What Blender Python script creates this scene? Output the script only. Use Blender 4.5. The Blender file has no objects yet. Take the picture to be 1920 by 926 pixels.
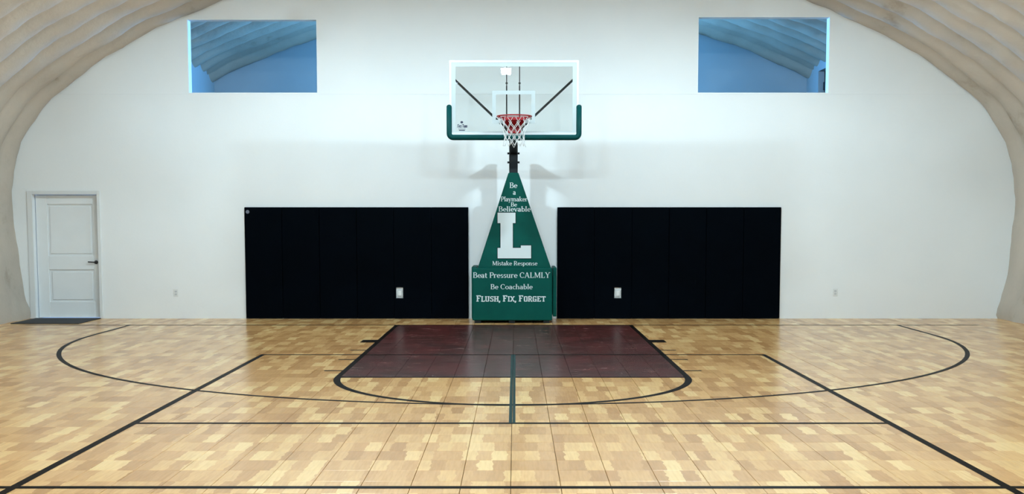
import bpy, bmesh, math, random
from mathutils import Vector, Matrix, noise
random.seed(7)
scene = bpy.context.scene
COL = scene.collection
FT = 0.3048

# ------------------------------------------------------------------ camera
cam_data = bpy.data.cameras.new('camera')
cam_data.sensor_width = 36.0
cam_data.lens = 2091.9 / 1920 * 36.0
cam_data.shift_x = -6.8 / 1920
cam_data.shift_y = 115.9 / 1920
cam_data.clip_start = 0.05
cam_data.clip_end = 200
cam = bpy.data.objects.new('camera', cam_data)
COL.objects.link(cam)
cam.location = (0.03, 0.0, 1.6139)
cam.rotation_euler = (math.radians(90) - 0.0792, 0, 0)
scene.camera = cam

# ------------------------------------------------------------------ world, exposure
world = bpy.data.worlds.new('sky')
scene.world = world
world.use_nodes = True
wbg = world.node_tree.nodes['Background']
wbg.inputs[0].default_value = (0.35, 0.58, 1.0, 1)
wbg.inputs[1].default_value = 0.8
vs = scene.view_settings
vs.view_transform = 'Standard'
vs.look = 'None'
vs.gamma = 1.0
vs.use_curve_mapping = False
vs.exposure = 0.80
LAMP_COLOR = (0.65, 0.88, 1.0)
LAMP_GLOW = 880.0          # pair before the end wall
LAMP_GLOW_NEAR = 1000.0      # centre lamp, and the near pair added to brighten the front floor
# (x, y, z) of the high bay lamps hanging from the arch
LAMPS = [(-2.6, 13.8, 4.70), (2.6, 13.8, 4.70), (-0.22, 2.2, 5.40), (-1.7, 5.6, 4.72), (1.7, 5.6, 4.72)]  # last two are added to light the front floor
# area light added just inside an unseen window, lights the upper room blue
day = bpy.data.lights.new('added_daylight', 'AREA')
day.shape = 'RECTANGLE'
day.size, day.size_y = 2.2, 1.15
day.energy = 640.0
day.color = (0.12, 0.46, 1.0)
day_o = bpy.data.objects.new('added_daylight', day)
COL.objects.link(day_o)
day_o.location = (0, 23.04, 4.75)
day_o.rotation_euler = (math.radians(-90), 0, 0)

# ------------------------------------------------------------------ helpers
class MB:
    """collects shapes into one mesh"""
    def __init__(s):
        s.v = []; s.f = []
    def add(s, vs_, fs):
        b = len(s.v); s.v += [tuple(p) for p in vs_]; s.f += [tuple(i + b for i in q) for q in fs]
        return s
    def box(s, x0, x1, y0, y1, z0, z1):
        return s.add([(x0,y0,z0),(x1,y0,z0),(x1,y1,z0),(x0,y1,z0),(x0,y0,z1),(x1,y0,z1),(x1,y1,z1),(x0,y1,z1)],
                     [(3,2,1,0),(4,5,6,7),(0,1,5,4),(1,2,6,5),(2,3,7,6),(3,0,4,7)])
    def bar(s, a, b, w, h, up=(0,0,1)):
        """square-section bar from a to b"""
        a = Vector(a); b = Vector(b); d = (b - a).normalized(); u = Vector(up)
        if abs(d.dot(u)) > .98: u = Vector((0,1,0))
        r = d.cross(u).normalized(); u = r.cross(d).normalized()
        P = []
        for c in (a, b):
            for sx, sz in ((-1,-1),(1,-1),(1,1),(-1,1)): P.append(c + r*sx*w/2 + u*sz*h/2)
        return s.add(P, [(0,1,2,3),(7,6,5,4),(0,4,5,1),(1,5,6,2),(2,6,7,3),(3,7,4,0)])
    def tube(s, pts, r, n=8, closed=False):
        pts = [Vector(p) for p in pts]; m = len(pts); b = len(s.v); prev = None
        for i, p in enumerate(pts):
            if closed: d = pts[(i+1) % m] - pts[i-1]
            else: d = pts[min(i+1, m-1)] - pts[max(i-1, 0)]
            d.normalize()
            if prev is None:
                u = Vector((0,0,1)) if abs(d.z) < .9 else Vector((1,0,0))
                u = (u - d*u.dot(d)).normalized()
            else:
                u = (prev - d*prev.dot(d)).normalized()
            prev = u; w = d.cross(u)
            for k in range(n):
                a = 2*math.pi*k/n; s.v.append(tuple(p + u*math.cos(a)*r + w*math.sin(a)*r))
        for i in range(m if closed else m-1):
            j = (i+1) % m
            for k in range(n):
                l = (k+1) % n; s.f.append((b+i*n+k, b+i*n+l, b+j*n+l, b+j*n+k))
        if not closed:
            s.f.append(tuple(b+k for k in range(n))[::-1]); s.f.append(tuple(b+(m-1)*n+k for k in range(n)))
        return s
    def lathe(s, prof, c=(0,0,0), n=32):
        b = len(s.v)
        for r, z in prof:
            for k in range(n):
                a = 2*math.pi*k/n; s.v.append((c[0]+r*math.cos(a), c[1]+r*math.sin(a), c[2]+z))
        for i in range(len(prof)-1):
            for k in range(n):
                l = (k+1) % n; s.f.append((b+i*n+k, b+i*n+l, b+(i+1)*n+l, b+(i+1)*n+k))
        return s
    def prism_y(s, poly, y0, y1):
        """polygon in x,z extruded from y0 (front) to y1"""
        n = len(poly)
        P = [(x,y0,z) for x,z in poly] + [(x,y1,z) for x,z in poly]
        return s.add(P, [tuple(range(n)), tuple(range(2*n-1, n-1, -1))] + [(i, i+n, (i+1)%n+n, (i+1)%n) for i in range(n)])
    def build(s, name, m, parent=None, smooth=False, bevel=0, seg=2, loc=None, fix=True):
        me = bpy.data.meshes.new(name); me.from_pydata(s.v, [], s.f)
        if fix:
            bm = bmesh.new(); bm.from_mesh(me); bmesh.ops.recalc_face_normals(bm, faces=bm.faces); bm.to_mesh(me); bm.free()
        me.materials.append(m)
        if smooth: me.polygons.foreach_set('use_smooth', [True]*len(me.polygons))
        me.update()
        o = bpy.data.objects.new(name, me); COL.objects.link(o)
        if parent is not None: o.parent = parent
        if loc: o.location = loc
        if bevel:
            mo = o.modifiers.new('bevel', 'BEVEL'); mo.width = bevel; mo.segments = seg; mo.limit_method = 'ANGLE'; mo.angle_limit = math.radians(35)
        return o

def tag(o, label=None, cat=None, group=None, kind=None):
    if label: o['label'] = label
    if cat: o['category'] = cat
    if group: o['group'] = group
    if kind: o['kind'] = kind
    return o
def empty(name, loc=(0,0,0)):
    o = bpy.data.objects.new(name, None); COL.objects.link(o); o.location = loc; o.empty_display_size = .1
    return o
def copy_part(o, parent):
    c = o.copy(); COL.objects.link(c); c.parent = parent
    return c

def mat(name, col, rough=.5, spec=.5, var=0.0, vscale=6.0, bump=0.0, bscale=60.0, metal=0.0):
    m = bpy.data.materials.new(name); m.use_nodes = True
    nt = m.node_tree; N = nt.nodes; L = nt.links; p = N['Principled BSDF']
    p.inputs['Roughness'].default_value = rough
    p.inputs['Specular IOR Level'].default_value = spec
    p.inputs['Metallic'].default_value = metal
    tc = N.new('ShaderNodeNewGeometry')
    if var > 0:
        nz = N.new('ShaderNodeTexNoise'); nz.inputs['Scale'].default_value = vscale; nz.inputs['Detail'].default_value = 4
        L.new(tc.outputs['Position'], nz.inputs['Vector'])
        rp = N.new('ShaderNodeValToRGB')
        rp.color_ramp.elements[0].position = .3; rp.color_ramp.elements[1].position = .7
        rp.color_ramp.elements[0].color = [c*(1-var) for c in col] + [1]
        rp.color_ramp.elements[1].color = [min(1, c*(1+var)) for c in col] + [1]
        L.new(nz.outputs['Fac'], rp.inputs['Fac']); L.new(rp.outputs['Color'], p.inputs['Base Color'])
    else:
        p.inputs['Base Color'].default_value = (*col, 1)
    if bump > 0:
        n2 = N.new('ShaderNodeTexNoise'); n2.inputs['Scale'].default_value = bscale; n2.inputs['Detail'].default_value = 5
        L.new(tc.outputs['Position'], n2.inputs['Vector'])
        b = N.new('ShaderNodeBump'); b.inputs['Strength'].default_value = bump; b.inputs['Distance'].default_value = .02
        L.new(n2.outputs['Fac'], b.inputs['Height']); L.new(b.outputs['Normal'], p.inputs['Normal'])
    return m

def emat(name, col, strength):
    m = bpy.data.materials.new(name); m.use_nodes = True
    p = m.node_tree.nodes['Principled BSDF']
    p.inputs['Base Color'].default_value = (.9,.9,.9,1)
    p.inputs['Emission Color'].default_value = (*col, 1); p.inputs['Emission Strength'].default_value = strength
    return m

def math_node(nt, op, a, b=None):
    n = nt.nodes.new('ShaderNodeMath'); n.operation = op
    for i, q in enumerate((a, b)):
        if q is None: continue
        if isinstance(q, (int, float)): n.inputs[i].default_value = q
        else: nt.links.new(q, n.inputs[i])
    return n.outputs[0]

def maple_material():
    m = bpy.data.materials.new('maple_print'); m.use_nodes = True
    nt = m.node_tree; N = nt.nodes; L = nt.links; p = N['Principled BSDF']
    g = N.new('ShaderNodeNewGeometry'); sp = N.new('ShaderNodeSeparateXYZ'); L.new(g.outputs['Position'], sp.inputs[0])
    # strips of printed plank, edges slightly wavy, cut at every tile row
    wob = N.new('ShaderNodeTexNoise'); wob.inputs['Scale'].default_value = 9.0; wob.inputs['Detail'].default_value = 2
    L.new(g.outputs['Position'], wob.inputs['Vector'])
    wv = math_node(nt, 'MULTIPLY', math_node(nt, 'SUBTRACT', wob.outputs['Fac'], .5), .55)
    ty = math_node(nt, 'FLOOR', math_node(nt, 'DIVIDE', math_node(nt, 'SUBTRACT', sp.outputs['Y'], ROW0), FT))
    rowoff = N.new('ShaderNodeTexWhiteNoise'); rowoff.noise_dimensions = '1D'
    tx = math_node(nt, 'FLOOR', math_node(nt, 'DIVIDE', sp.outputs['X'], FT))
    seed = math_node(nt, 'ADD', math_node(nt, 'MULTIPLY', ty, 13.7), math_node(nt, 'MULTIPLY', tx, 91.3))
    L.new(seed, rowoff.inputs['W'])
    sx = math_node(nt, 'ADD', math_node(nt, 'DIVIDE', sp.outputs['X'], FT/3.0), wv)
    sx = math_node(nt, 'FLOOR', math_node(nt, 'ADD', sx, math_node(nt, 'MULTIPLY', rowoff.outputs['Value'], .5)))
    cv = N.new('ShaderNodeCombineXYZ'); L.new(sx, cv.inputs[0]); L.new(ty, cv.inputs[1])
    wn = N.new('ShaderNodeTexWhiteNoise'); wn.noise_dimensions = '2D'; L.new(cv.outputs[0], wn.inputs['Vector'])
    rp = N.new('ShaderNodeValToRGB'); cr = rp.color_ramp
    cr.elements[0].position = .12; cr.elements[0].color = (*MAPLE[0], 1)
    cr.elements[1].position = .86; cr.elements[1].color = (*MAPLE[3], 1)
    e = cr.elements.new(.42); e.color = (*MAPLE[1], 1)
    e = cr.elements.new(.66); e.color = (*MAPLE[2], 1)
    # a second draw that runs on over three tiles, so some planks read longer
    cv2 = N.new('ShaderNodeCombineXYZ'); L.new(sx, cv2.inputs[0]); L.new(math_node(nt, 'FLOOR', math_node(nt, 'DIVIDE', ty, 3.0)), cv2.inputs[1])
    wn2 = N.new('ShaderNodeTexWhiteNoise'); wn2.noise_dimensions = '2D'; L.new(cv2.outputs[0], wn2.inputs['Vector'])
    tone = math_node(nt, 'ADD', math_node(nt, 'MULTIPLY', wn.outputs['Value'], .65), math_node(nt, 'MULTIPLY', wn2.outputs['Value'], .35))
    L.new(tone, rp.inputs['Fac'])
    # fine grain along the planks
    mp = N.new('ShaderNodeMapping'); mp.inputs['Scale'].default_value = (60, 5, 1); L.new(g.outputs['Position'], mp.inputs['Vector'])
    gr = N.new('ShaderNodeTexNoise'); gr.inputs['Scale'].default_value = 1.0; gr.inputs['Detail'].default_value = 5; L.new(mp.outputs[0], gr.inputs['Vector'])
    mx = N.new('ShaderNodeMix'); mx.data_type = 'RGBA'; mx.blend_type = 'MULTIPLY'
    mx.inputs['Factor'].default_value = .35
    gr2 = N.new('ShaderNodeValToRGB'); gr2.color_ramp.elements[0].position = .35; gr2.color_ramp.elements[0].color = (.72,.66,.58,1); gr2.color_ramp.elements[1].position = .6
    L.new(gr.outputs['Fac'], gr2.inputs['Fac'])
    L.new(rp.outputs['Color'], mx.inputs['A']); L.new(gr2.outputs['Color'], mx.inputs['B'])
    L.new(mx.outputs['Result'], p.inputs['Base Color'])
    p.inputs['Roughness'].default_value = FLOOR_ROUGH
    p.inputs['Specular IOR Level'].default_value = .32
    return m

def lane_material():
    m = bpy.data.materials.new('lane_maroon'); m.use_nodes = True
    nt = m.node_tree; N = nt.nodes; L = nt.links; p = N['Principled BSDF']
    g = N.new('ShaderNodeNewGeometry')
    nz = N.new('ShaderNodeTexNoise'); nz.inputs['Scale'].default_value = 2.2; nz.inputs['Detail'].default_value = 5; L.new(g.outputs['Position'], nz.inputs['Vector'])
    rp = N.new('ShaderNodeValToRGB'); rp.color_ramp.elements[0].position = .38; rp.color_ramp.elements[0].color = (.055,.017,.014,1)
    rp.color_ramp.elements[1].position = .68; rp.color_ramp.elements[1].color = (.115,.022,.020,1)
    L.new(nz.outputs['Fac'], rp.inputs['Fac'])
    # pale scuffs: thin bent streaks
    mp = N.new('ShaderNodeMapping'); mp.inputs['Scale'].default_value = (1.3, 2.6, 1); mp.inputs['Rotation'].default_value = (0,0,.35); L.new(g.outputs['Position'], mp.inputs['Vector'])
    w = N.new('ShaderNodeTexNoise'); w.inputs['Scale'].default_value = 2.6; w.inputs['Detail'].default_value = 3; w.inputs['Distortion'].default_value = 1.6; L.new(mp.outputs[0], w.inputs['Vector'])
    line = math_node(nt, 'LESS_THAN', math_node(nt, 'ABSOLUTE', math_node(nt, 'SUBTRACT', w.outputs['Fac'], .53)), .007)
    br = N.new('ShaderNodeTexNoise'); br.inputs['Scale'].default_value = 3.7; br.inputs['Detail'].default_value = 4; L.new(g.outputs['Position'], br.inputs['Vector'])
    msk = math_node(nt, 'GREATER_THAN', br.outputs['Fac'], .54)
    fac = math_node(nt, 'MULTIPLY', math_node(nt, 'MULTIPLY', line, msk), .5)
    mx = N.new('ShaderNodeMix'); mx.data_type = 'RGBA'; L.new(fac, mx.inputs['Factor'])
    L.new(rp.outputs['Color'], mx.inputs['A']); mx.inputs['B'].default_value = (.42,.33,.29,1)
    L.new(mx.outputs['Result'], p.inputs['Base Color'])
    p.inputs['Roughness'].default_value = FLOOR_ROUGH + .04
    p.inputs['Specular IOR Level'].default_value = .25
    return m

def foam_material():
    m = mat('sprayed_foam', (.80,.765,.70), .9, .2, bump=.35, bscale=14)
    nt = m.node_tree; N = nt.nodes; L = nt.links; p = N['Principled BSDF']
    g = N.new('ShaderNodeNewGeometry')
    nz = N.new('ShaderNodeTexNoise'); nz.inputs['Scale'].default_value = 1.1; nz.inputs['Detail'].default_value = 7; nz.inputs['Roughness'].default_value = .62
    L.new(g.outputs['Position'], nz.inputs['Vector'])
    rp = N.new('ShaderNodeValToRGB'); cr = rp.color_ramp
    cr.elements[0].position = .27; cr.elements[0].color = (.30,.235,.17,1)
    cr.elements[1].position = .62; cr.elements[1].color = (.52,.445,.37,1)
    e = cr.elements.new(.40); e.color = (.46,.40,.335,1)
    L.new(nz.outputs['Fac'], rp.inputs['Fac']); L.new(rp.outputs['Color'], p.inputs['Base Color'])
    return m

def glass_material():
    m = bpy.data.materials.new('board_glass'); m.use_nodes = True
    nt = m.node_tree; N = nt.nodes; L = nt.links; N.remove(N['Principled BSDF'])
    out = [n for n in N if n.type == 'OUTPUT_MATERIAL'][0]
    t = N.new('ShaderNodeBsdfTransparent'); t.inputs[0].default_value = (.885,.905,.90,1)
    gl = N.new('ShaderNodeBsdfGlossy'); gl.inputs['Roughness'].default_value = 0.0
    fr = N.new('ShaderNodeFresnel'); fr.inputs['IOR'].default_value = 1.5
    mx = N.new('ShaderNodeMixShader'); L.new(fr.outputs[0], mx.inputs[0]); L.new(t.outputs[0], mx.inputs[1]); L.new(gl.outputs[0], mx.inputs[2])
    L.new(mx.outputs[0], out.inputs['Surface'])
    return m

ROW0 = 0.11            # a tile joint in y; rows follow every foot
MAPLE = [(.56,.285,.105), (.69,.375,.145), (.80,.465,.185), (.93,.610,.270)]
FLOOR_ROUGH = .22
M = dict(
    maple=maple_material(), lane=lane_material(), foam=foam_material(), glass=glass_material(),
    slab=mat('dark_underlay', (.02,.017,.014), .9, .1),
    wall=mat('white_plaster', (.80,.805,.80), .75, .25, var=.02, vscale=.9, bump=.05, bscale=25),
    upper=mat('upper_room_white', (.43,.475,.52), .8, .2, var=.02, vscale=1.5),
    wood=mat('upper_room_floor', (.30,.22,.15), .6, .3, var=.15, vscale=4),
    line=mat('black_court_paint', (.007,.005,.004), .4, .02, var=.2, vscale=9),
    green_line=mat('green_court_paint', (.002,.030,.030), .35, .06, var=.15, vscale=7),
    pad=mat('dark_vinyl', (.0004,.0014,.0030), .6, .02, var=.15, vscale=3, bump=.05, bscale=8),
    padback=mat('pad_backing', (.05,.045,.04), .8, .2),
    green=mat('green_vinyl', (.0008,.066,.050), .5, .08, var=.10, vscale=4, bump=.08, bscale=5),
    board_pad=mat('green_foam', (.0006,.040,.038), .5, .1, var=.08, vscale=6),
    dark=mat('dark_steel', (.002,.004,.006), .5, .25, var=.1, vscale=8),
    steel=mat('galvanised', (.30,.31,.32), .4, .5, metal=.8),
    frame=mat('white_aluminium', (.54,.57,.58), .4, .5),
    paint=mat('white_paint', (.80,.83,.84), .5, .4),
    ink=mat('white_glass_ink', (.40,.44,.44), .5, .3),
    red=mat('red_rim', (.26,.005,.009), .45, .25, var=.1, vscale=20),
    net=mat('white_cord', (.70,.70,.69), .8, .2),
    print_=mat('white_print', (.62,.66,.65), .6, .3),
    black=mat('black_print', (.004,.006,.006), .6, .1),
    logo=mat('logo_print', (.02,.025,.05), .6, .3),
    door=mat('door_paint', (.76,.77,.77), .5, .4, var=.02, vscale=3),
    trim=mat('trim_paint', (.70,.70,.69), .55, .4),
    mat_=mat('door_mat_rubber', (.035,.036,.040), .75, .3, var=.2, vscale=40),
    plate=mat('plate_plastic', (.72,.72,.70), .4, .5),
    plate_in=mat('socket_plastic', (.52,.53,.54), .4, .5),
    bronze=mat('dark_handle', (.05,.05,.055), .35, .5, metal=.6),
    tagm=mat('grey_tag', (.16,.17,.22), .5, .4),
    housing=mat('lamp_housing', (.10,.10,.11), .5, .4),
    glow=emat('lamp_refractor', LAMP_COLOR, LAMP_GLOW),
    glow_near=emat('lamp_refractor_near', LAMP_COLOR, LAMP_GLOW_NEAR),
    doorway=mat('doorway_shade', (.06,.075,.09), .8, .2),  # darkness past the upper doorway put into the colour
)

# ------------------------------------------------------------------ the arched shell
WALL_Y = 18.32; WALL_T = .17; ROOM_END = 23.1; ROOM_START = -4.3
HALF = [(7.985,-.05),(7.995,.12),(8.06,.5),(8.13,1.03),(8.19,1.73),(8.17,2.15),(8.12,2.47),(7.98,2.92),(7.76,3.26),(7.55,3.52),
        (7.23,3.79),(6.75,4.15),(6.22,4.47),(5.72,4.74),(5.1,5.01),(4.5,5.24),(4,5.41),(3,5.71),(2,5.93),(1,6.07),(0,6.12)]
def resample(P, step):
    # Catmull-Rom through the profile, then even steps
    Q = []
    for i in range(len(P)-1):
        p0 = Vector(P[max(i-1,0)]); p1 = Vector(P[i]); p2 = Vector(P[i+1]); p3 = Vector(P[min(i+2,len(P)-1)])
        for k in range(12):
            t = k/12
            Q.append(.5*((2*p1)+(-p0+p2)*t+(2*p0-5*p1+4*p2-p3)*t*t+(-p0+3*p1-3*p2+p3)*t**3))
    Q.append(Vector(P[-1]))
    out = [Q[0]]; acc = 0
    for a, b in zip(Q, Q[1:]):
        acc += (b-a).length
        if acc >= step: out.append(b); acc = 0
    if (out[-1]-Q[-1]).length > 1e-4: out.append(Q[-1])
    return out
half = resample(HALF, .10)
full = [Vector((-p.x, p.y)) for p in half] + [p for p in reversed(half[:-1])]
def arch_z(x):
    x = abs(x)
    for a, b in zip(half, half[1:]):
        if a.y > 2.0 and b.x <= x <= a.x: return a.y + (b.y-a.y)*(a.x-x)/max(1e-6, a.x-b.x)
    return half[-1].y if x < 1 else 2.0
RIB = .61
def shell_rows():
    ys = []; y = ROOM_START - .2
    while y < ROOM_END + .35: ys.append(y); y += RIB/10
    nrm = []
    for i in range(len(full)):
        d = full[min(i+1,len(full)-1)] - full[max(i-1,0)]
        nrm.append(Vector((d.y, -d.x)).normalized())       # points into the room
    rows = []
    for y in ys:
        ph = (y - WALL_Y - .05)/RIB
        lobe = abs(math.sin(math.pi*ph))**.75
        row = []
        for p, n in zip(full, nrm):
            z = p.y
            amp = .16 * min(1, max(.12, (z-.9)/2.2))
            d = amp*(lobe-.55) + .035*noise.noise(Vector((p.x*1.3, y*1.1, z*1.3))) + .018*noise.noise(Vector((p.x*5, y*4, z*5)))
            if y > WALL_Y + .3:                              # roof over the upper room sits a little higher, thick bead at its end
                d += -.10 if y < ROOM_END - .55 else .03
            if z < .55:                                      # lumpy foam skirt along the floor
                k = 1 - max(z,0)/.55
                d += k*.07*noise.noise(Vector((p.x*3+5, y*2.4, z*4)))
            row.append((p.x + n.x*d, y, z + n.y*d if z > .1 else z))
        rows.append(row)
    return rows
ROWS = shell_rows()
def shell_part(name, i0, i1):
    mb = MB(); w = i1 - i0
    for r in ROWS: mb.v += r[i0:i1]
    for j in range(len(ROWS)-1):
        for i in range(w-1): mb.f.append((j*w+i, j*w+i+1, (j+1)*w+i+1, (j+1)*w+i))
    o = mb.build(name, M['foam'], smooth=True, fix=False)
    # thickness outward so the shell is a real body
    so = o.modifiers.new('thickness', 'SOLIDIFY'); so.thickness = .12; so.offset = 1; so.use_rim = False
    return tag(o, kind='structure')
iL = next(i for i, p in enumerate(full) if p.y > 2.45)
shell_part('wall_left', 0, iL+1)
shell_part('ceiling', iL, len(full)-iL)
shell_part('wall_right', len(full)-iL-1, len(full))

# ------------------------------------------------------------------ floor of sports tiles
fl = MB().box(-8.4, 8.4, ROOM_START-.2, WALL_Y+.3, -.10, -.014).build('floor', M['slab'])
tag(fl, kind='structure')
GAP = .0032
def tile_mesh(name, m):
    a = GAP/2; b = FT - GAP/2; c = .0012
    v = [(a,a,-.014),(b,a,-.014),(b,b,-.014),(a,b,-.014),(a,a,-c),(b,a,-c),(b,b,-c),(a,b,-c),(a+c,a+c,0),(b-c,a+c,0),(b-c,b-c,0),(a+c,b-c,0)]
    f = [(0,1,5,4),(1,2,6,5),(2,3,7,6),(3,0,4,7),(4,5,9,8),(5,6,10,9),(6,7,11,10),(7,4,8,11),(8,9,10,11)]
    me = bpy.data.meshes.new(name); me.from_pydata(v, [], f); me.materials.append(m); me.update()
    return me, v, f
tile_me, tv, tf = tile_mesh('floor_tile', M['maple'])
lane_me, _, _ = tile_mesh('lane_tile', M['lane'])
BASE_Y = 17.16                                              # baseline
FT_Y = 11.42                                                # free-throw line
j_ft = round((FT_Y-ROW0)/FT); j_base = round((BASE_Y-ROW0)/FT)
cells = []; lane_cells = []
j = int((ROOM_START-ROW0)//FT)
while ROW0 + j*FT < WALL_Y:
    for i in range(-27, 27):
        y = ROW0 + j*FT; x = i*FT
        (lane_cells if (-6 <= i < 6 and j_ft <= j < j_base) else cells).append((x, y))
    j += 1
def in_view(x, y):
    return y > 6.05 and abs(x + FT/2 - .03) < .462*(y+FT/2) + .1
seen = sorted([c for c in cells if in_view(*c)], key=lambda c: c[1]**3 + .02*abs(c[0]))
single = set(seen[:300])
for (x, y) in seen[:300]:
    o = bpy.data.objects.new('floor_tile', tile_me); COL.objects.link(o); o.parent = fl; o.location = (x, y, 0)
for (x, y) in lane_cells:
    o = bpy.data.objects.new('lane_tile', lane_me); COL.objects.link(o); o.parent = fl; o.location = (x, y, 0)
mb = MB()
for c in cells:
    if c in single: continue
    mb.add([(min(8.3,max(-8.3,p[0]+c[0])), min(WALL_Y+.02, p[1]+c[1]), p[2]) for p in tv], tf)
o = mb.build('floor_tile_field', M['maple'], fl, fix=False)
tag(o, 'far maple-print floor tiles', kind='stuff')

# painted court lines, a hair above the tiles
LZ = .0009
def stripe(name, x0, x1, y0, y1, m='line'):
    return MB().add([(x0,y0,LZ),(x1,y0,LZ),(x1,y1,LZ),(x0,y1,LZ)], [(0,1,2,3)]).build(name, M[m], fl, fix=False)
def arc(name, cy, r0, r1, a0, a1, n=96, tail=None, m='line', z=LZ):
    P = []; F = []
    pts = []
    if tail: pts.append((1, tail))
    for k in range(n+1):
        a = a0 + (a1-a0)*k/n; pts.append((0, a))
    if tail: pts.append((-1, tail))
    for t, a in pts:
        for r in (r0, r1):
            if t: P.append((t*r, a, z))
            else: P.append((r*math.cos(a), cy - r*math.sin(a), z))
    for k in range(len(pts)-1): F.append((2*k, 2*k+1, 2*k+3, 2*k+2))
    return MB().add(P, F).build(name, M[m], fl, fix=True)
W2 = .062
stripe('baseline', -7.55, 7.2, BASE_Y-W2/2, BASE_Y+W2/2)
arc('three_point_line', 15.63, 5.90, 5.955, 0, math.pi, n=140, tail=BASE_Y, z=LZ+.0003)
for s in (-1, 1):
    a, b = sorted((s*1.775, s*1.835)); stripe('lane_line', a, b, 11.47, BASE_Y)
    a, b = sorted((s*1.835, s*2.035)); stripe('lane_block', a, b, 14.70, 15.02)
    for yy in (13.82, 12.88, 11.915):
        a, b = sorted((s*1.835, s*2.03)); stripe('lane_mark', a, b, yy-W2/2, yy+W2/2)
stripe('free_throw_line', -1.775, 1.775, FT_Y-.03, FT_Y+.025)
arc('free_throw_arc', 11.47, 1.765, 1.835, 0, math.pi, n=80, z=LZ+.0005)
PB = 13.35
o = stripe('pickleball_baseline', -3.045, 3.045, PB-W2/2, PB+W2/2)
for s in (-1, 1):
    a, b = sorted((s*2.985, s*3.045)); o = stripe('pickleball_sideline', a, b, 4.2, PB+W2/2)
    o.location.z = .0002
stripe('pickleball_kitchen_line', -2.985, 2.985, 8.80-W2/2, 8.80+W2/2)
stripe('pickleball_net_line', -3.6, 3.6, 6.655-W2/2, 6.655+W2/2).location.z = .0004
for s in (-1, 1):                                           # split by the tile joint down the middle
    a, b = sorted((s*.0022, s*.0265)); o = stripe('pickleball_centre_line', a+.002, b+.002, 8.80, PB, 'green_line'); o.location.z = .0006

# ------------------------------------------------------------------ end wall with door and window openings
def holed_slab(mb, x0, x1, z0, ztop, holes, y0, y1, step=.25):
    """slab in the x,z plane between y0 (front) and y1; ztop(x); rectangular holes (hx0,hx1,hz0,hz1)"""
    xs = {x0, x1}
    x = x0
    while x < x1: xs.add(round(x,4)); x += step
    for h in holes: xs.add(h[0]); xs.add(h[1])
    xs = sorted(xs)
    for a, b in zip(xs, xs[1:]):
        if b - a < 1e-5: continue
        mid = (a+b)/2; za, zb = ztop(a), ztop(b)
        cuts = sorted([(h[2], h[3]) for h in holes if h[0] < mid < h[1]])
        lo = z0; segs = []
        for c0, c1 in cuts:
            if c0 > lo + 1e-5: segs.append((lo, lo, c0, c0))
            lo = c1
        segs.append((lo, lo, za, zb))
        for l0, l1, t0, t1 in segs:
            for y in (y0, y1):
                q = [(a,y,l0),(b,y,l1),(b,y,t1),(a,y,t0)]
                mb.add(q if y == y0 else q[::-1], [(0,1,2,3)])
        mb.add([(a,y0,za),(b,y0,zb),(b,y1,zb),(a,y1,za)], [(0,1,2,3)])
    for hx0, hx1, hz0, hz1 in holes:                        # reveals
        mb.add([(hx0,y0,hz0),(hx0,y1,hz0),(hx0,y1,hz1),(hx0,y0,hz1)], [(0,1,2,3)])
        mb.add([(hx1,y0,hz0),(hx1,y0,hz1),(hx1,y1,hz1),(hx1,y1,hz0)], [(0,1,2,3)])
        mb.add([(hx0,y0,hz1),(hx0,y1,hz1),(hx1,y1,hz1),(hx1,y0,hz1)], [(0,1,2,3)])
        if hz0 > z0 + 1e-4: mb.add([(hx0,y0,hz0),(hx1,y0,hz0),(hx1,y1,hz0),(hx0,y1,hz0)], [(0,1,2,3)])
    for xx in (x0, x1):
        mb.add([(xx,y0,z0),(xx,y1,z0),(xx,y1,ztop(xx)),(xx,y0,ztop(xx))], [(0,1,2,3)])
    mb.add([(x0,y0,z0),(x1,y0,z0),(x1,y1,z0),(x0,y1,z0)], [(0,1,2,3)])
    return mb
SEAM = 3.652
DOOR = (-7.87, -6.815, 0.0, 2.035)
WIN = [(-5.28, -3.178, 3.666, 4.852), (2.975, 5.112, 3.666, 4.892)]
wb = tag(empty('wall_back', (0, 0, 0)), kind='structure')
lower = lambda x: min(SEAM-.003, SEAM)
holed_slab(MB(), -8.22, 8.22, 0, lambda x: SEAM-.0012, [DOOR], WALL_Y, WALL_Y+WALL_T).build('wall_panel', M['wall'], wb, fix=False)
holed_slab(MB(), -7.72, 7.72, SEAM, lambda x: arch_z(x)+.22, WIN, WALL_Y, WALL_Y+WALL_T).build('wall_panel', M['wall'], wb, fix=False)
MB().box(-7.7, 7.7, WALL_Y+.02, WALL_Y+WALL_T-.01, SEAM-.0014, SEAM+.0002).build('joint', M['wall'], wb)
tag(MB().add([(x,ROOM_START,z) for x, z in [(p.x, p.y+.0) for p in full]], [tuple(range(len(full)))]).build('wall_front', M['trim']), kind='structure')

# window linings
for n, (a, b, c, d) in enumerate(WIN):
    w = tag(empty('window_%d' % (n+1), ((a+b)/2, WALL_Y+WALL_T/2, c)), kind='structure')
    cx, cz = (a+b)/2, c
    y0, y1 = -WALL_T/2+.004, WALL_T/2; t = .012
    for nm, q in (('jamb', (a, a+t, c, d)), ('jamb', (b-t, b, c, d)), ('lintel', (a+t, b-t, d-t, d)), ('sill', (a+t, b-t, c, c+t))):
        MB().box(q[0]-cx, q[1]-cx, y0, y1, q[2]-cz, q[3]-cz).build(nm, M['paint'], w)

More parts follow.
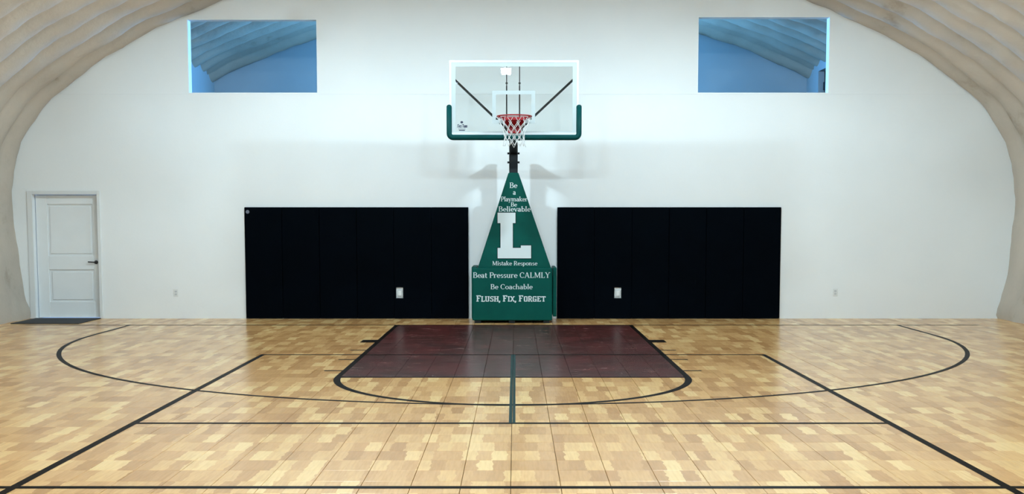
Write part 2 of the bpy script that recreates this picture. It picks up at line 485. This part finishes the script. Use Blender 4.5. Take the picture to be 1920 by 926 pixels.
# ------------------------------------------------------------------ upper room behind the openings
UF = 3.46
tag(MB().box(-7.6, 7.6, WALL_Y+WALL_T, ROOM_END, UF-.15, UF).build('floor_upper', M['wood']), kind='structure')
upw = lambda x: arch_z(x)+.30
DAYW = (-1.15, 1.15, 4.15, 5.35)
holed_slab(MB(), -7.4, 7.4, UF, upw, [DAYW], ROOM_END, ROOM_END+.15).build('wall_upper_back', M['upper'], fix=False)
tag(bpy.data.objects['wall_upper_back'], kind='structure')
w3 = tag(empty('window_3', (0, ROOM_END+.06, 4.15)), kind='structure')  # unseen window, added to account for the upper room's blue light
for q in ((-1.15,-1.09,0,1.2), (1.09,1.15,0,1.2), (-1.09,1.09,1.14,1.2), (-1.09,1.09,0,.06), (-.03,.03,.06,1.14)):
    MB().box(q[0], q[1], -.03, .05, q[2], q[3]).build('window_frame', M['paint'], w3)
# left and right knee walls; the right one has a doorway
SX = (-6.13, 5.98)
o = MB().box(SX[0]-.12, SX[0], WALL_Y+WALL_T, ROOM_END, UF, 4.95).build('wall_upper_left', M['upper']); tag(o, kind='structure')
mb = MB()
y_a, y_b = 20.75, 22.22
mb.box(SX[1], SX[1]+.12, WALL_Y+WALL_T, y_a, UF, 4.98); mb.box(SX[1], SX[1]+.12, y_b, ROOM_END, UF, 4.98)
mb.box(SX[1], SX[1]+.12, y_a, y_b, 4.53, 4.98)
tag(mb.build('wall_upper_right', M['upper']), kind='structure')
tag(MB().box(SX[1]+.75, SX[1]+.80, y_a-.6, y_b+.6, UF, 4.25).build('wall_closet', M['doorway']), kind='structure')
st = tag(empty('box_stand', (SX[1]+.05, 21.80, UF)), 'small dark box on a thin pole in the upper doorway', 'stand')
MB().lathe([(0,0),(.14,0),(.14,.015),(.012,.03),(.012,.70),(0,.70)], n=16).build('pole', M['dark'], st)
MB().box(-.045,.045,-.09,.09,.66,.82).build('box_head', M['dark'], st, bevel=.008)

# ------------------------------------------------------------------ door
dr = tag(empty('door_1', ((DOOR[0]+DOOR[1])/2, WALL_Y, 0)), kind='structure')
dcx = (DOOR[0]+DOOR[1])/2
def dbox(nm, x0, x1, y0, y1, z0, z1, m, bevel=0, parent=dr):
    return MB().box(x0-dcx, x1-dcx, y0, y1, z0, z1).build(nm, M[m], parent, bevel=bevel)
for nm, q in (('casing', (DOOR[0]-.085, DOOR[0]+.0, 0, 2.095)), ('casing', (DOOR[1], DOOR[1]+.05, 0, 2.095)), ('casing', (DOOR[0], DOOR[1], 2.035, 2.095))):
    dbox(nm, q[0], q[1], -.018, .01, q[2], q[3], 'trim', .004)
LX0, LX1, LY = DOOR[0]+.012, DOOR[1]-.012, .085
# leaf: stiles and rails around two sunken panels
P1 = (-7.67, -6.925, 1.03, 1.875); P2 = (-7.66, -6.925, .27, .80)
leaf = dbox('door_leaf', LX0, LX1, LY+.022, LY+.045, .012, 2.02, 'door')
for nm, q in (('stile', (LX0, P1[0], .012, 2.02)), ('stile', (P1[1], LX1, .012, 2.02)), ('rail', (P1[0], P1[1], P1[3], 2.02)),
              ('rail', (P1[0], P1[1], P2[3], P1[2])), ('rail', (P1[0], P1[1], .012, P2[2]))):
    MB().box(q[0]-dcx, q[1]-dcx, LY, LY+.0219, q[2], q[3]).build(nm, M['door'], leaf, bevel=.006)
for q in (P1, P2):
    g = .035
    MB().box(q[0]+g-dcx, P1[1]-g-dcx, LY+.008, LY+.0218, q[2]+g, q[3]-g).build('door_panel', M['door'], leaf, bevel=.012)
hz = .925; hx = -6.885 - dcx
h = MB().lathe([(0,0),(.030,0),(.030,.012),(.012,.016),(.012,.05),(0,.05)], n=20).build('door_handle', M['bronze'], dr)
h.rotation_euler = (math.radians(90), 0, 0); h.location = (hx, LY, hz)
MB().tube([(0,.002,.045),(-.04,.002,.050),(-.12,.006,.046)], .010, 10).build('lever', M['bronze'], h, smooth=True)

dm = MB().box(-.535, .535, -.47, .47, 0, .012).build('door_mat', M['mat_'], bevel=.004, loc=(-7.325, 17.815, .0005))
tag(dm, 'dark rubber door mat on the floor before the white door', 'mat')

# ------------------------------------------------------------------ wall pads
PAD_W = .6096; PAD_H = 1.826; PAD_D = .05
def plate(loc, w, hgt, label, group, cover=False):
    r = tag(empty('outlet_plate', loc), label, 'outlet', group)
    MB().box(-w/2, w/2, -.008, 0, -hgt/2, hgt/2).build('cover_plate', M['plate'], r, bevel=.003)
    if cover:
        k = MB().box(-w*.32, w*.36, -.022, -.008, -hgt*.36, hgt*.30).build('socket_box', M['plate_in'], r, bevel=.003)
        MB().box(-w*.22, w*.26, -.025, -.0221, -hgt*.26, hgt*.20).build('socket_face', M['plate'], k, bevel=.001)
    else:
        for s in (-1, 1):
            k = MB().box(-w*.24, w*.24, -.0105, -.008, s*hgt*.19-hgt*.12, s*hgt*.19+hgt*.12).build('socket', M['plate_in'], r, bevel=.001)
    MB().lathe([(0,-.0),(.004,0),(.004,.002),(0,.002)], n=10).build('screw', M['plate_in'], r).matrix_basis = Matrix.Translation((w*.02, -.008, hgt*.42 if cover else 0)) @ Matrix.Rotation(math.radians(90), 4, 'X')
    return r
ORD = ['first', 'second', 'third', 'fourth', 'fifth', 'sixth']
for side, x_start in ((0, -4.400), (1, .710)):
    for k in range(6):
        x0 = x_start + k*PAD_W + .0015; x1 = x_start + (k+1)*PAD_W - .0015; cx = (x0+x1)/2
        if side == 0:
            extra = {0: 'outermost, with a small round tag in its corner', 4: 'with a white outlet box', 5: 'next to the green hoop base'}.get(k)
            label = ('black wall pad left of the hoop, ' + extra) if extra else ORD[k] + ' black wall pad from the door side, left of the hoop'
        else:
            extra = {0: 'next to the green hoop base', 1: 'with a white outlet box', 5: 'outermost at far end'}.get(k)
            label = ('black wall pad right of the hoop, ' + extra) if extra else ORD[k] + ' black wall pad counting rightward from the hoop, right group'
        r = tag(empty('wall_pad', (cx, WALL_Y, 0)), label, 'wall pad', 'black wall pads')
        hole = []
        if side == 0 and k == 4: hole = [(-1.935, -1.815, .335, .520)]
        if side == 1 and k == 1: hole = [(1.648, 1.768, .335, .520)]
        H = [(a-cx, b-cx, c, d) for a, b, c, d in hole]
        for nm, ya, yb, m, bv in (('cushion', -PAD_D, -.011, 'pad', .010), ('backing_board', -.011, -.001, 'padback', 0)):
            if H:
                q = holed_slab(MB(), x0-cx, x1-cx, .006, lambda x: PAD_H, H, ya, yb, step=5)
                o = q.build(nm, M[m], r)
                bm = bmesh.new(); bm.from_mesh(o.data); bmesh.ops.remove_doubles(bm, verts=bm.verts, dist=1e-5); bmesh.ops.recalc_face_normals(bm, faces=bm.faces); bm.to_mesh(o.data); bm.free()
            else:
                o = MB().box(x0-cx, x1-cx, ya, yb, .006, PAD_H).build(nm, M[m], r, bevel=bv, seg=3)
        if side == 0 and k == 0:
            t = MB().lathe([(0,0),(.030,0),(.030,.002),(0,.002)], n=24).build('round_tag', M['tagm'], r, loc=(x0-cx+.055, -PAD_D, PAD_H-.075))
            t.rotation_euler = (math.radians(90), 0, 0)
plate((-1.875, WALL_Y-.012, .428), .105, .165, 'white outlet box set into the black pads left of the hoop', 'outlets in the pads', True)
plate((1.708, WALL_Y-.012, .428), .105, .165, 'white outlet box set into the black pads right of the hoop', 'outlets in the pads', True)
plate((-5.558, WALL_Y, .423), .078, .12, 'white outlet on the bare wall near the door', 'outlets on the wall')
plate((5.288, WALL_Y, .430), .078, .12, 'white outlet on the bare wall right of the black pads', 'outlets on the wall')

# ------------------------------------------------------------------ lettering built from strokes
class Pen:
    def __init__(s, T=.15, t=.065, serif=.10, sh=.055, slant=0):
        s.T, s.t, s.se, s.sh, s.sl = T, t, serif, sh, slant; s.q = []; s.ox = 0
    def quad(s, P): s.q.append([(s.ox + x + s.sl*y, y) for x, y in P])
    def V(s, x, y0, y1, w=None, lo=True, hi=True):
        w = w or s.T; s.quad([(x-w/2,y0),(x+w/2,y0),(x+w/2,y1),(x-w/2,y1)])
        if lo: s.S(x, y0, w, 1)
        if hi: s.S(x, y1, w, -1)
    def S(s, x, y, w, up):
        if s.se <= 0: return
        a = w/2 + s.se; y1 = y + up*s.sh
        s.quad([(x-a,min(y,y1)),(x+a,min(y,y1)),(x+a,max(y,y1)),(x-a,max(y,y1))])
    def H(s, x0, x1, y, w=None):
        w = w or s.t; s.quad([(x0,y-w/2),(x1,y-w/2),(x1,y+w/2),(x0,y+w/2)])
    def D(s, x0, y0, x1, y1, w):
        h = w/2; s.quad([(x0-h,y0),(x0+h,y0),(x1+h,y1),(x1-h,y1)])
    def A(s, cx, cy, rx, ry, a0, a1):
        n = max(6, int(abs(a1-a0)/15)); pr = None
        for k in range(n+1):
            a = math.radians(a0 + (a1-a0)*k/n); w = s.t + (s.T-s.t)*abs(math.cos(a))**1.3
            c, sn = math.cos(a), math.sin(a)
            i = ((cx+(rx-w/2)*c, cy+(ry-w/2)*sn), (cx+(rx+w/2)*c, cy+(ry+w/2)*sn))
            if pr: s.quad([pr[0], pr[1], i[1], i[0]])
            pr = i
    def glyph(s, ch):
        T, t = s.T, s.t; V, H, D, A = s.V, s.H, s.D, s.A
        if ch == ' ': return .30
        if ch == ',': D(.05,-.18,.12,.12,T); return .26
        if ch == 'a': A(.21,.19,.15,.17,0,360); V(.38,0,.48,hi=False); A(.23,.48,.15,.15,0,165); return .53
        if ch == 'b': V(.13,.0,1.02,lo=False); A(.31,.32,.19,.29,0,360); return .60
        if ch == 'c': A(.29,.32,.20,.29,42,318); return .50
        if ch == 'e': A(.29,.32,.20,.29,0,318); H(.10,.50,.34); return .55
        if ch == 'h': V(.13,0,1.02); A(.31,.42,.17,.20,0,140); V(.48,0,.44,hi=False); return .66
        if ch == 'i': V(.15,0,.64); s.quad([(.07,.80),(.23,.80),(.23,.96),(.07,.96)]); return .31
        if ch == 'k': V(.13,0,1.02); D(.18,.26,.46,.62,t); D(.50,0,.27,.38,T); H(.34,.58,.62); H(.40,.60,.03); return .60
        if ch == 'l': V(.15,0,1.02); return .31
        if ch == 'm': V(.13,0,.64); A(.30,.42,.16,.20,0,140); V(.46,0,.44,hi=False); A(.63,.42,.16,.20,0,140); V(.79,0,.44,hi=False); return .97
        if ch == 'n': V(.13,0,.64); A(.31,.42,.17,.20,0,140); V(.48,0,.44,hi=False); return .66
        if ch == 'o': A(.30,.32,.21,.29,0,360); return .60
        if ch == 'p': V(.13,-.28,.64); A(.31,.32,.19,.29,0,360); return .60
        if ch == 'r': V(.13,0,.64); A(.30,.42,.16,.20,35,140); return .46
        if ch == 's': A(.23,.47,.12,.13,25,250); A(.23,.17,.13,.14,70,-155); return .45
        if ch == 't': V(.17,.08,.86,lo=False,hi=False); H(.04,.36,.62); A(.29,.13,.12,.10,180,310); return .40
        if ch == 'u': V(.13,.2,.64,lo=False); A(.30,.2,.17,.17,180,330); V(.48,0,.64,lo=True); return .66
        if ch == 'v': D(.27,0,.08,.64,T); D(.27,0,.47,.64,t); H(.0,.18,.62); H(.36,.56,.62); return .56
        if ch == 'y': D(.28,.02,.08,.64,T); D(.14,-.28,.48,.64,t); H(.0,.18,.62); H(.37,.57,.62); H(.06,.18,-.25,t*1.6); return .57
        if ch == 'B': V(.17,0,1); H(.17,.38,.97); H(.17,.40,.53); H(.17,.42,.03); A(.38,.75,.17,.22,-90,90); A(.41,.28,.20,.25,-90,90); return .70
        if ch == 'P': V(.17,0,1); H(.17,.40,.97); H(.17,.40,.46); A(.39,.715,.20,.255,-90,90); return .65
        if ch == 'R': V(.17,0,1); H(.17,.40,.97); H(.17,.40,.48); A(.39,.725,.18,.245,-90,90); D(.64,0,.40,.48,T); H(.56,.76,.03); return .76
        if ch == 'M': V(.15,0,1,t); V(.83,0,1); D(.48,.06,.18,1,T); D(.48,.06,.80,1,t); return 1.0
        if ch == 'C': A(.41,.5,.31,.47,48,312); V(.64,.68,.94,t,False,False); return .74
        if ch == 'A': D(.09,0,.38,1,t); D(.66,0,.38,1,T); H(.18,.56,.34); H(.0,.20,.03); H(.54,.80,.03); return .80
        if ch == 'L': V(.17,0,1); H(.17,.58,.03, max(t, s.sh)); V(.57,0,.25,t,False,False); return .65
        if ch == 'Y': D(.37,.45,.10,1,T); D(.37,.45,.64,1,t); V(.37,0,.48,hi=False); H(-.02,.24,.97); H(.52,.77,.97); return .75
        b = max(t, s.sh)
        if ch == 'F': V(.19,0,1); H(.19,.62,1-b/2,b); H(.19,.50,.52,b); V(.60,.74,1,b,False,False); return .72
        if ch == 'E': V(.19,0,1); H(.19,.64,1-b/2,b); H(.19,.50,.52,b); H(.19,.64,b/2,b); V(.62,.76,1,b,False,False); V(.62,0,.24,b,False,False); return .76
        if ch == 'H': V(.19,0,1); V(.66,0,1); H(.19,.66,.5,b); return .86
        if ch == 'I': V(.20,0,1); return .42
        if ch == 'T': V(.37,0,1,hi=False); H(.03,.71,1-b/2,b); V(.07,.74,1,b,False,False); V(.67,.74,1,b,False,False); return .76
        if ch == 'U': V(.19,.18,1,lo=False); V(.63,.18,1,lo=False); H(.24,.58,b/2,b); D(.27,0,.19,.2,T); D(.55,0,.63,.2,T); return .84
        if ch == 'X': D(.66,0,.14,1,T); D(.14,0,.66,1,T); H(.0,.30,b/2,b); H(.50,.80,b/2,b); H(.0,.30,1-b/2,b); H(.50,.80,1-b/2,b); return .82
        if ch == 'O': V(.15,.18,.82,lo=False,hi=False); V(.59,.18,.82,lo=False,hi=False); H(.2,.54,b/2,b); H(.2,.54,1-b/2,b); D(.24,0,.15,.2,T); D(.50,0,.59,.2,T); D(.15,.8,.24,1,T); D(.59,.8,.50,1,T); return .76
        if ch == 'G': V(.15,.18,.82,lo=False,hi=False); H(.2,.54,b/2,b); H(.2,.54,1-b/2,b); D(.24,0,.15,.2,T); D(.15,.8,.24,1,T); V(.60,.70,1,T*.8,False,False); V(.60,0,.46,T,False,False); H(.38,.72,.44,b); return .78
        if ch == 'S': H(.16,.52,b/2,b); H(.18,.50,1-b/2,b); H(.18,.50,.52,b); V(.15,.56,.90,lo=False,hi=False); V(.53,.10,.48,lo=False,hi=False); V(.57,.72,1,T*.7,False,False); V(.11,0,.28,T*.7,False,False); return .70
        return .4
    def text(s, t, small=None):
        s.w = [0]
        for ch in t:
            if ch == ' ': s.w.append(len(s.q))
            k = small if (small and ch.islower()) else 1.0
            n = len(s.q); ox = s.ox; s.ox = 0
            w = s.glyph(ch.upper() if small else ch)
            for i in range(n, len(s.q)): s.q[i] = [(ox + x*k, y*k) for x, y in s.q[i]]
            s.ox = ox + w*k
        return s
def lettering(pen, name, x0, x1, zb, cap, y, m, parent, off=(0,0,0)):
    """fit the strokes between x0 and x1, baseline zb, capital height cap"""
    xs = [p[0] for q in pen.q for p in q]; lo, hi = min(xs), max(xs)
    for a, b in zip(pen.w, pen.w[1:] + [len(pen.q)]):       # one mesh per word
        mb = MB()
        for k, q in enumerate(pen.q[a:b]):                  # strokes stacked a hair apart
            mb.add([(x0 + (p[0]-lo)/(hi-lo)*(x1-x0) - off[0], y - off[1] - k*1.2e-5, zb + p[1]*cap - off[2]) for p in q], [(0,1,2,3)])
        mb.build(name, M[m], parent, fix=False)

# ------------------------------------------------------------------ basketball hoop
hp = tag(empty('basketball_hoop', (0, 17.8, 0)), 'green padded basketball hoop with glass backboard, standing against the wall', 'basketball hoop')
OFF = (0, 17.8, 0)
def hb(nm, mb, m, parent=hp, **k):
    mb.v = [(x-OFF[0], y-OFF[1], z-OFF[2]) for x, y, z in mb.v]
    return mb.build(nm, M[m], parent, **k)
BY = 17.45                                                   # front of the base pad
BX0, BX1 = -.652, .604
base = hb('base_pad', MB().box(BX0, BX1, BY, BY+.10, .045, .868), 'green', bevel=.018, seg=3)
hb('side_pad', MB().box(BX1+.012, BX1+.070, BY+.07, 18.22, .10, .875), 'green', bevel=.012)
hb('side_pad', MB().box(BX0-.012, BX0+.075, BY+.11, 18.22, .06, .885), 'green', bevel=.015)
hb('base_frame', MB().box(BX0+.10, BX1-.02, BY+.105, 18.25, .05, .76), 'dark', bevel=.01)
for x in (BX0+.09, -.03, BX1-.09):
    hb('foot', MB().box(x-.05, x+.05, BY+.03, BY+.12, .001, .05), 'dark', bevel=.006)
for x in (BX0+.16, BX1-.1):
    hb('foot', MB().box(x-.05, x+.05, 18.05, 18.15, .001, .05), 'dark', bevel=.006)
# mast pad: a tall tapering gusset
TY = BY + .03
mast_pad = hb('mast_pad', MB().prism_y([(-.566,.862),(.588,.862),(.074,2.352),(-.082,2.352)], TY, TY+.09), 'green', bevel=.014, seg=3)
hb('mast_pad_fold', MB().box(-.575, .592, TY-.006, TY+.004, .858, .872), 'green', bevel=.003)
hb('mast', MB().bar((-.004,17.72,.76), (-.004,17.72,2.80), .135, .15), 'dark', bevel=.008)
for s in (-1, 1):
    hb('mast_strut', MB().bar((s*.47,17.66,.76), (s*.05,17.70,2.28), .06, .06), 'dark')
hb('boom', MB().bar((-.004,17.74,2.70), (-.004,16.22,3.02), .125, .15), 'dark', bevel=.008)
for z in (2.52, 2.66):
    hb('bolt', MB().bar((-.10,17.66,z), (.092,17.66,z), .03, .03), 'dark')
# backboard
GY = 16.00; BL, BR, BB, BT = -.908, .924, 2.826, 3.868
glass = hb('backboard_glass', MB().box(BL+.028, BR-.028, GY, GY+.012, BB+.028, BT-.028), 'glass')
def rect_ring(mb, x0, x1, z0, z1, w, y0, y1):
    mb.box(x0, x0+w, y0, y1, z0, z1); mb.box(x1-w, x1, y0, y1, z0, z1)
    mb.box(x0+w, x1-w, y0, y1, z1-w, z1); mb.box(x0+w, x1-w, y0, y1, z0, z0+w)
    return mb
hb('backboard_frame', rect_ring(MB(), BL, BR, BB, BT, .030, GY-.004, GY+.045), 'frame')
hb('border_stripe', rect_ring(MB(), BL+.036, BR-.036, BB-.004, BT-.036, .051, GY-.0020, GY-.0006), 'ink', glass)
hb('target_square', rect_ring(MB(), -.302, .306, 2.985, 3.443, .051, GY-.0020, GY-.0006), 'ink', glass)
# gasket line under the top of the frame
hb('gasket', rect_ring(MB(), BL+.030, BR-.030, BB+.030, BT-.030, .005, GY-.0035, GY-.0022), 'steel', glass)
# logo
pl = Pen(.27,.17,.05,.09,.22); pl.text('First Team')
lettering(pl, 'logo_lettering', -.800, -.655, 2.925, .048, GY-.003, 'logo', glass, OFF)
mb = MB(); cx, cz, r = -.735, 3.000, .021
mb.add([(cx+r*math.cos(a*math.pi/4), GY-.003, cz+r*.8*math.sin(a*math.pi/4)) for a in range(8)], [tuple(range(8))])
hb('logo_emblem', mb, 'logo', glass)
hb('logo_rule', MB().add([(-.785,GY-.003,2.903),(-.680,GY-.003,2.903),(-.680,GY-.003,2.909),(-.785,GY-.003,2.909)], [(0,1,2,3)]).add([(-.775,GY-.003,2.880),(-.69,GY-.003,2.880),(-.69,GY-.003,2.893),(-.775,GY-.003,2.893)], [(0,1,2,3)]), 'logo', glass)
# U-shaped edge padding
def pad_path(inset):
    return None
mb = MB()
xa, xb, zb_, zt = BL-.004, BR+.004, BB-.038, 3.215
path = [(xa, zt)]
rr = .055
for k in range(7):
    a = math.pi + (math.pi/2)*k/6; path.append((xa+rr+rr*math.cos(a), zb_+rr+rr*math.sin(a)))
for k in range(7):
    a = -math.pi/2 + (math.pi/2)*k/6; path.append((xb-rr+rr*math.cos(a), zb_+rr+rr*math.sin(a)))
path.append((xb, zt))
mb.tube([(x, GY+.012, z) for x, z in path], .040, 14)
hb('edge_padding', mb, 'board_pad', smooth=True)
for x in (xa, xb):
    hb('padding_end', MB().lathe([(.040,0),(.037,.016),(.024,.030),(0,.036)], (x, GY+.012, zt), 14), 'board_pad', smooth=True)
# braces and rods behind the glass
hb('brace', MB().bar((BL+.07,GY+.065,3.605), (-.06,GY+.14,2.88), .030, .030), 'dark')
hb('brace', MB().bar((BR-.07,GY+.065,3.610), (.06,GY+.14,2.88), .030, .030), 'dark')
for x in (-.098, .086):
    rod = hb('support_rod', MB().tube([(x,GY+.06,3.84),(x,GY+.06,2.92)], .0065, 8), 'dark')
    hb('sleeve', MB().tube([(x,GY+.06,3.52),(x,GY+.06,3.02)], .0095, 8), 'dark', rod)
    hb('clamp', MB().box(x-.016,x+.016,GY+.044,GY+.076,3.545,3.565), 'dark', rod)
hb('mount_plate', MB().box(-.13,.13,GY+.075,GY+.10,2.75,3.03), 'dark')
hb('mount_block', MB().box(-.09,.09,GY+.10,GY+.26,2.76,3.08), 'dark', bevel=.01)
# rim and its bracket
RZ = 3.048; RY = 15.62; RX = .012
mb = MB(); mb.tube([(RX+.2375*math.cos(2*math.pi*k/48), RY+.2375*math.sin(2*math.pi*k/48), RZ) for k in range(48)], .0095, 10, True)
rim = hb('rim', mb, 'red', smooth=True)
hb('rim_plate', MB().prism_y([(RX-.145,RZ+.012),(RX+.145,RZ+.012),(RX+.085,2.845),(RX-.085,2.845)], 15.955, 15.985), 'red', rim, bevel=.006)
hb('rim_bracket', MB().add([(RX-.16,15.80,RZ+.008),(RX+.16,15.80,RZ+.008),(RX+.13,15.958,RZ+.008),(RX-.13,15.958,RZ+.008),
                            (RX-.16,15.80,RZ-.03),(RX+.16,15.80,RZ-.03),(RX+.10,15.958,RZ-.13),(RX-.10,15.958,RZ-.13)],
                           [(0,1,2,3),(4,7,6,5),(0,4,5,1),(1,5,6,2),(2,6,7,3),(3,7,4,0)]), 'red', rim)
for s in (-1, 1):
    hb('rim_brace', MB().tube([(RX+s*.20,15.50,RZ-.008),(RX+s*.15,15.80,RZ-.045),(RX+s*.09,15.95,RZ-.11)], .008, 8), 'red', rim, smooth=True)
hb('lower_ring', (lambda m_: m_.tube([(RX+.226*math.cos(a), RY+.226*math.sin(a), RZ-.020) for a in [2*math.pi*k/48 for k in range(48)]], .004, 8, True))(MB()), 'red', rim, smooth=True)
# net: twelve loops, knotted diamonds
rows = [(.234,-.012),(.205,.085),(.172,.160),(.150,.225),(.140,.285),(.143,.345),(.158,.410)]
mb = MB(); rnd = random.Random(3)
jit = {}
def knot(k, i):
    k2 = k % 24
    if (k2, i) not in jit: jit[(k2, i)] = (rnd.uniform(-.012,.012), rnd.uniform(-.014,.014), rnd.uniform(-.014,.014))
    j0 = jit[(k2, i)]; f = i/6
    r, d = rows[i]; a = 2*math.pi*k2/24 + j0[0]*4*f
    return Vector((RX + (r+j0[1]*f)*math.cos(a), RY + (r+j0[1]*f)*math.sin(a), RZ - d + j0[2]*f))
for k in range(0, 24, 2):
    for dr_ in (-1, 1):
        pts = []
        for i in range(len(rows)):
            p = knot(k + dr_*i, i)
            if pts:
                mid = (pts[-1]+p)/2; pts.append(mid + Vector((0,0,-.004)))
            pts.append(p)
        mb.tube(pts, .0031, 5)
hb('net', mb, 'net', smooth=True)
# lettering on the pads
def px_x(u, y): return .03 + (u-966.8)/2091.9*y*1.0065
LY_ = TY - .0022; BYL = BY - .0022
pn = lambda: Pen(.135,.07,.06,.05)
for t, x0, x1, zb, cap in (('Be', -.063, .058, 2.116, .083), ('a', -.012, .032, 2.011, .078), ('Playmaker', -.199, .218, 1.908, .072),
                           ('Be', -.044, .052, 1.827, .065), ('Believable', -.236, .266, 1.749, .080), ('Mistake Response', -.332, .372, .910, .066)):
    q = pn(); q.text(t); lettering(q, 'lettering', x0, x1, zb, cap, LY_, 'print_', mast_pad, OFF)
for t, x0, x1, zb, cap in (('Beat Pressure CALMLY', -.636, .572, .716, .085), ('Be Coachable', -.362, .298, .538, .078)):
    q = pn(); q.text(t); lettering(q, 'lettering', x0, x1, zb, cap, BYL, 'print_', base, OFF)
q = Pen(.20,.15,.075,.14); q.text('Flush, Fix, Forget', small=.86)
lettering(q, 'lettering', -.586, .502, .343, .098, BYL, 'print_', base, OFF)
# block letter with dark outline
def ell(x0, x1, z0, z1, g=0):
    w = x1-x0; h_ = z1-z0
    P = [(0,0),(1,0),(1,.283),(.693,.283),(.693,.228),(.453,.228),(.453,.772),(.534,.772),(.534,1),(0,1),(0,.772),(.087,.772),(.087,.228),(0,.228)]
    out = []
    for i, (a, b) in enumerate(P):
        out.append((x0+a*w, z0+b*h_))
    if not g: return out
    n = len(out); res = []
    for i in range(n):
        p0 = Vector(out[i-1]); p1 = Vector(out[i]); p2 = Vector(out[(i+1)%n])
        d1 = (p1-p0).normalized(); d2 = (p2-p1).normalized()
        n1 = Vector((d1.y,-d1.x)); n2 = Vector((d2.y,-d2.x)); res.append(tuple(p1 + (n1+n2)*g))
    return res
def flat(poly, y): return MB().add([(x,y,z) for x, z in poly], [tuple(range(len(poly)))])
LB = (-.252, .272, 1.020, 1.732)
em = hb('block_letter_outline', flat(ell(*LB, g=.009), LY_), 'black', mast_pad)
hb('block_letter', flat(ell(*LB), LY_-.0012), 'print_', mast_pad)

# ------------------------------------------------------------------ high bay lamps under the arch
lamp_proto = None
names = ['above the left half of the lane', 'above the right half of the lane', 'over the centre of the open floor', 'added over the left side of the near floor', 'added over the right side of the near floor']
for i, (x, y, LAMP_Z) in enumerate(LAMPS):
    r = tag(empty('high_bay_lamp', (x, y, LAMP_Z)), 'hanging high bay lamp ' + names[i], 'lamp', 'high bay lamps')
    if lamp_proto is None:
        lamp_proto = parts = [
            MB().lathe([(0,.42),(.10,.42),(.11,.40),(.11,.255),(0,.255)], n=24).build('housing', M['housing'], r),
            MB().lathe([(0,.255),(.20,.25),(.40,.095),(.408,.10),(.21,.262),(.11,.265)], n=32).build('shade', M['housing'], r),
            MB().lathe([(0,.19),(.128,.19),(.112,.035)], n=24).build('refractor', M['glow'], r),
            MB().lathe([(0,.036),(.112,.035),(.112,.02),(0,.012)], n=24).build('end_cap', M['housing'], r)]  # unseen opaque cap, added to keep light off the floor below
    else:
        parts = [copy_part(p, r) if not (i == 2 and k == 1) else None for k, p in enumerate(lamp_proto)]   # the centre lamp hangs bare
        if i >= 2:
            parts[2].data = parts[2].data.copy(); parts[2].data.materials[0] = M['glow_near']
    top = 6.1 - .03*x*x
    MB().tube([(0,0,.42),(0,0,top-LAMP_Z)], .012, 8).build('hanger', M['housing'], r)
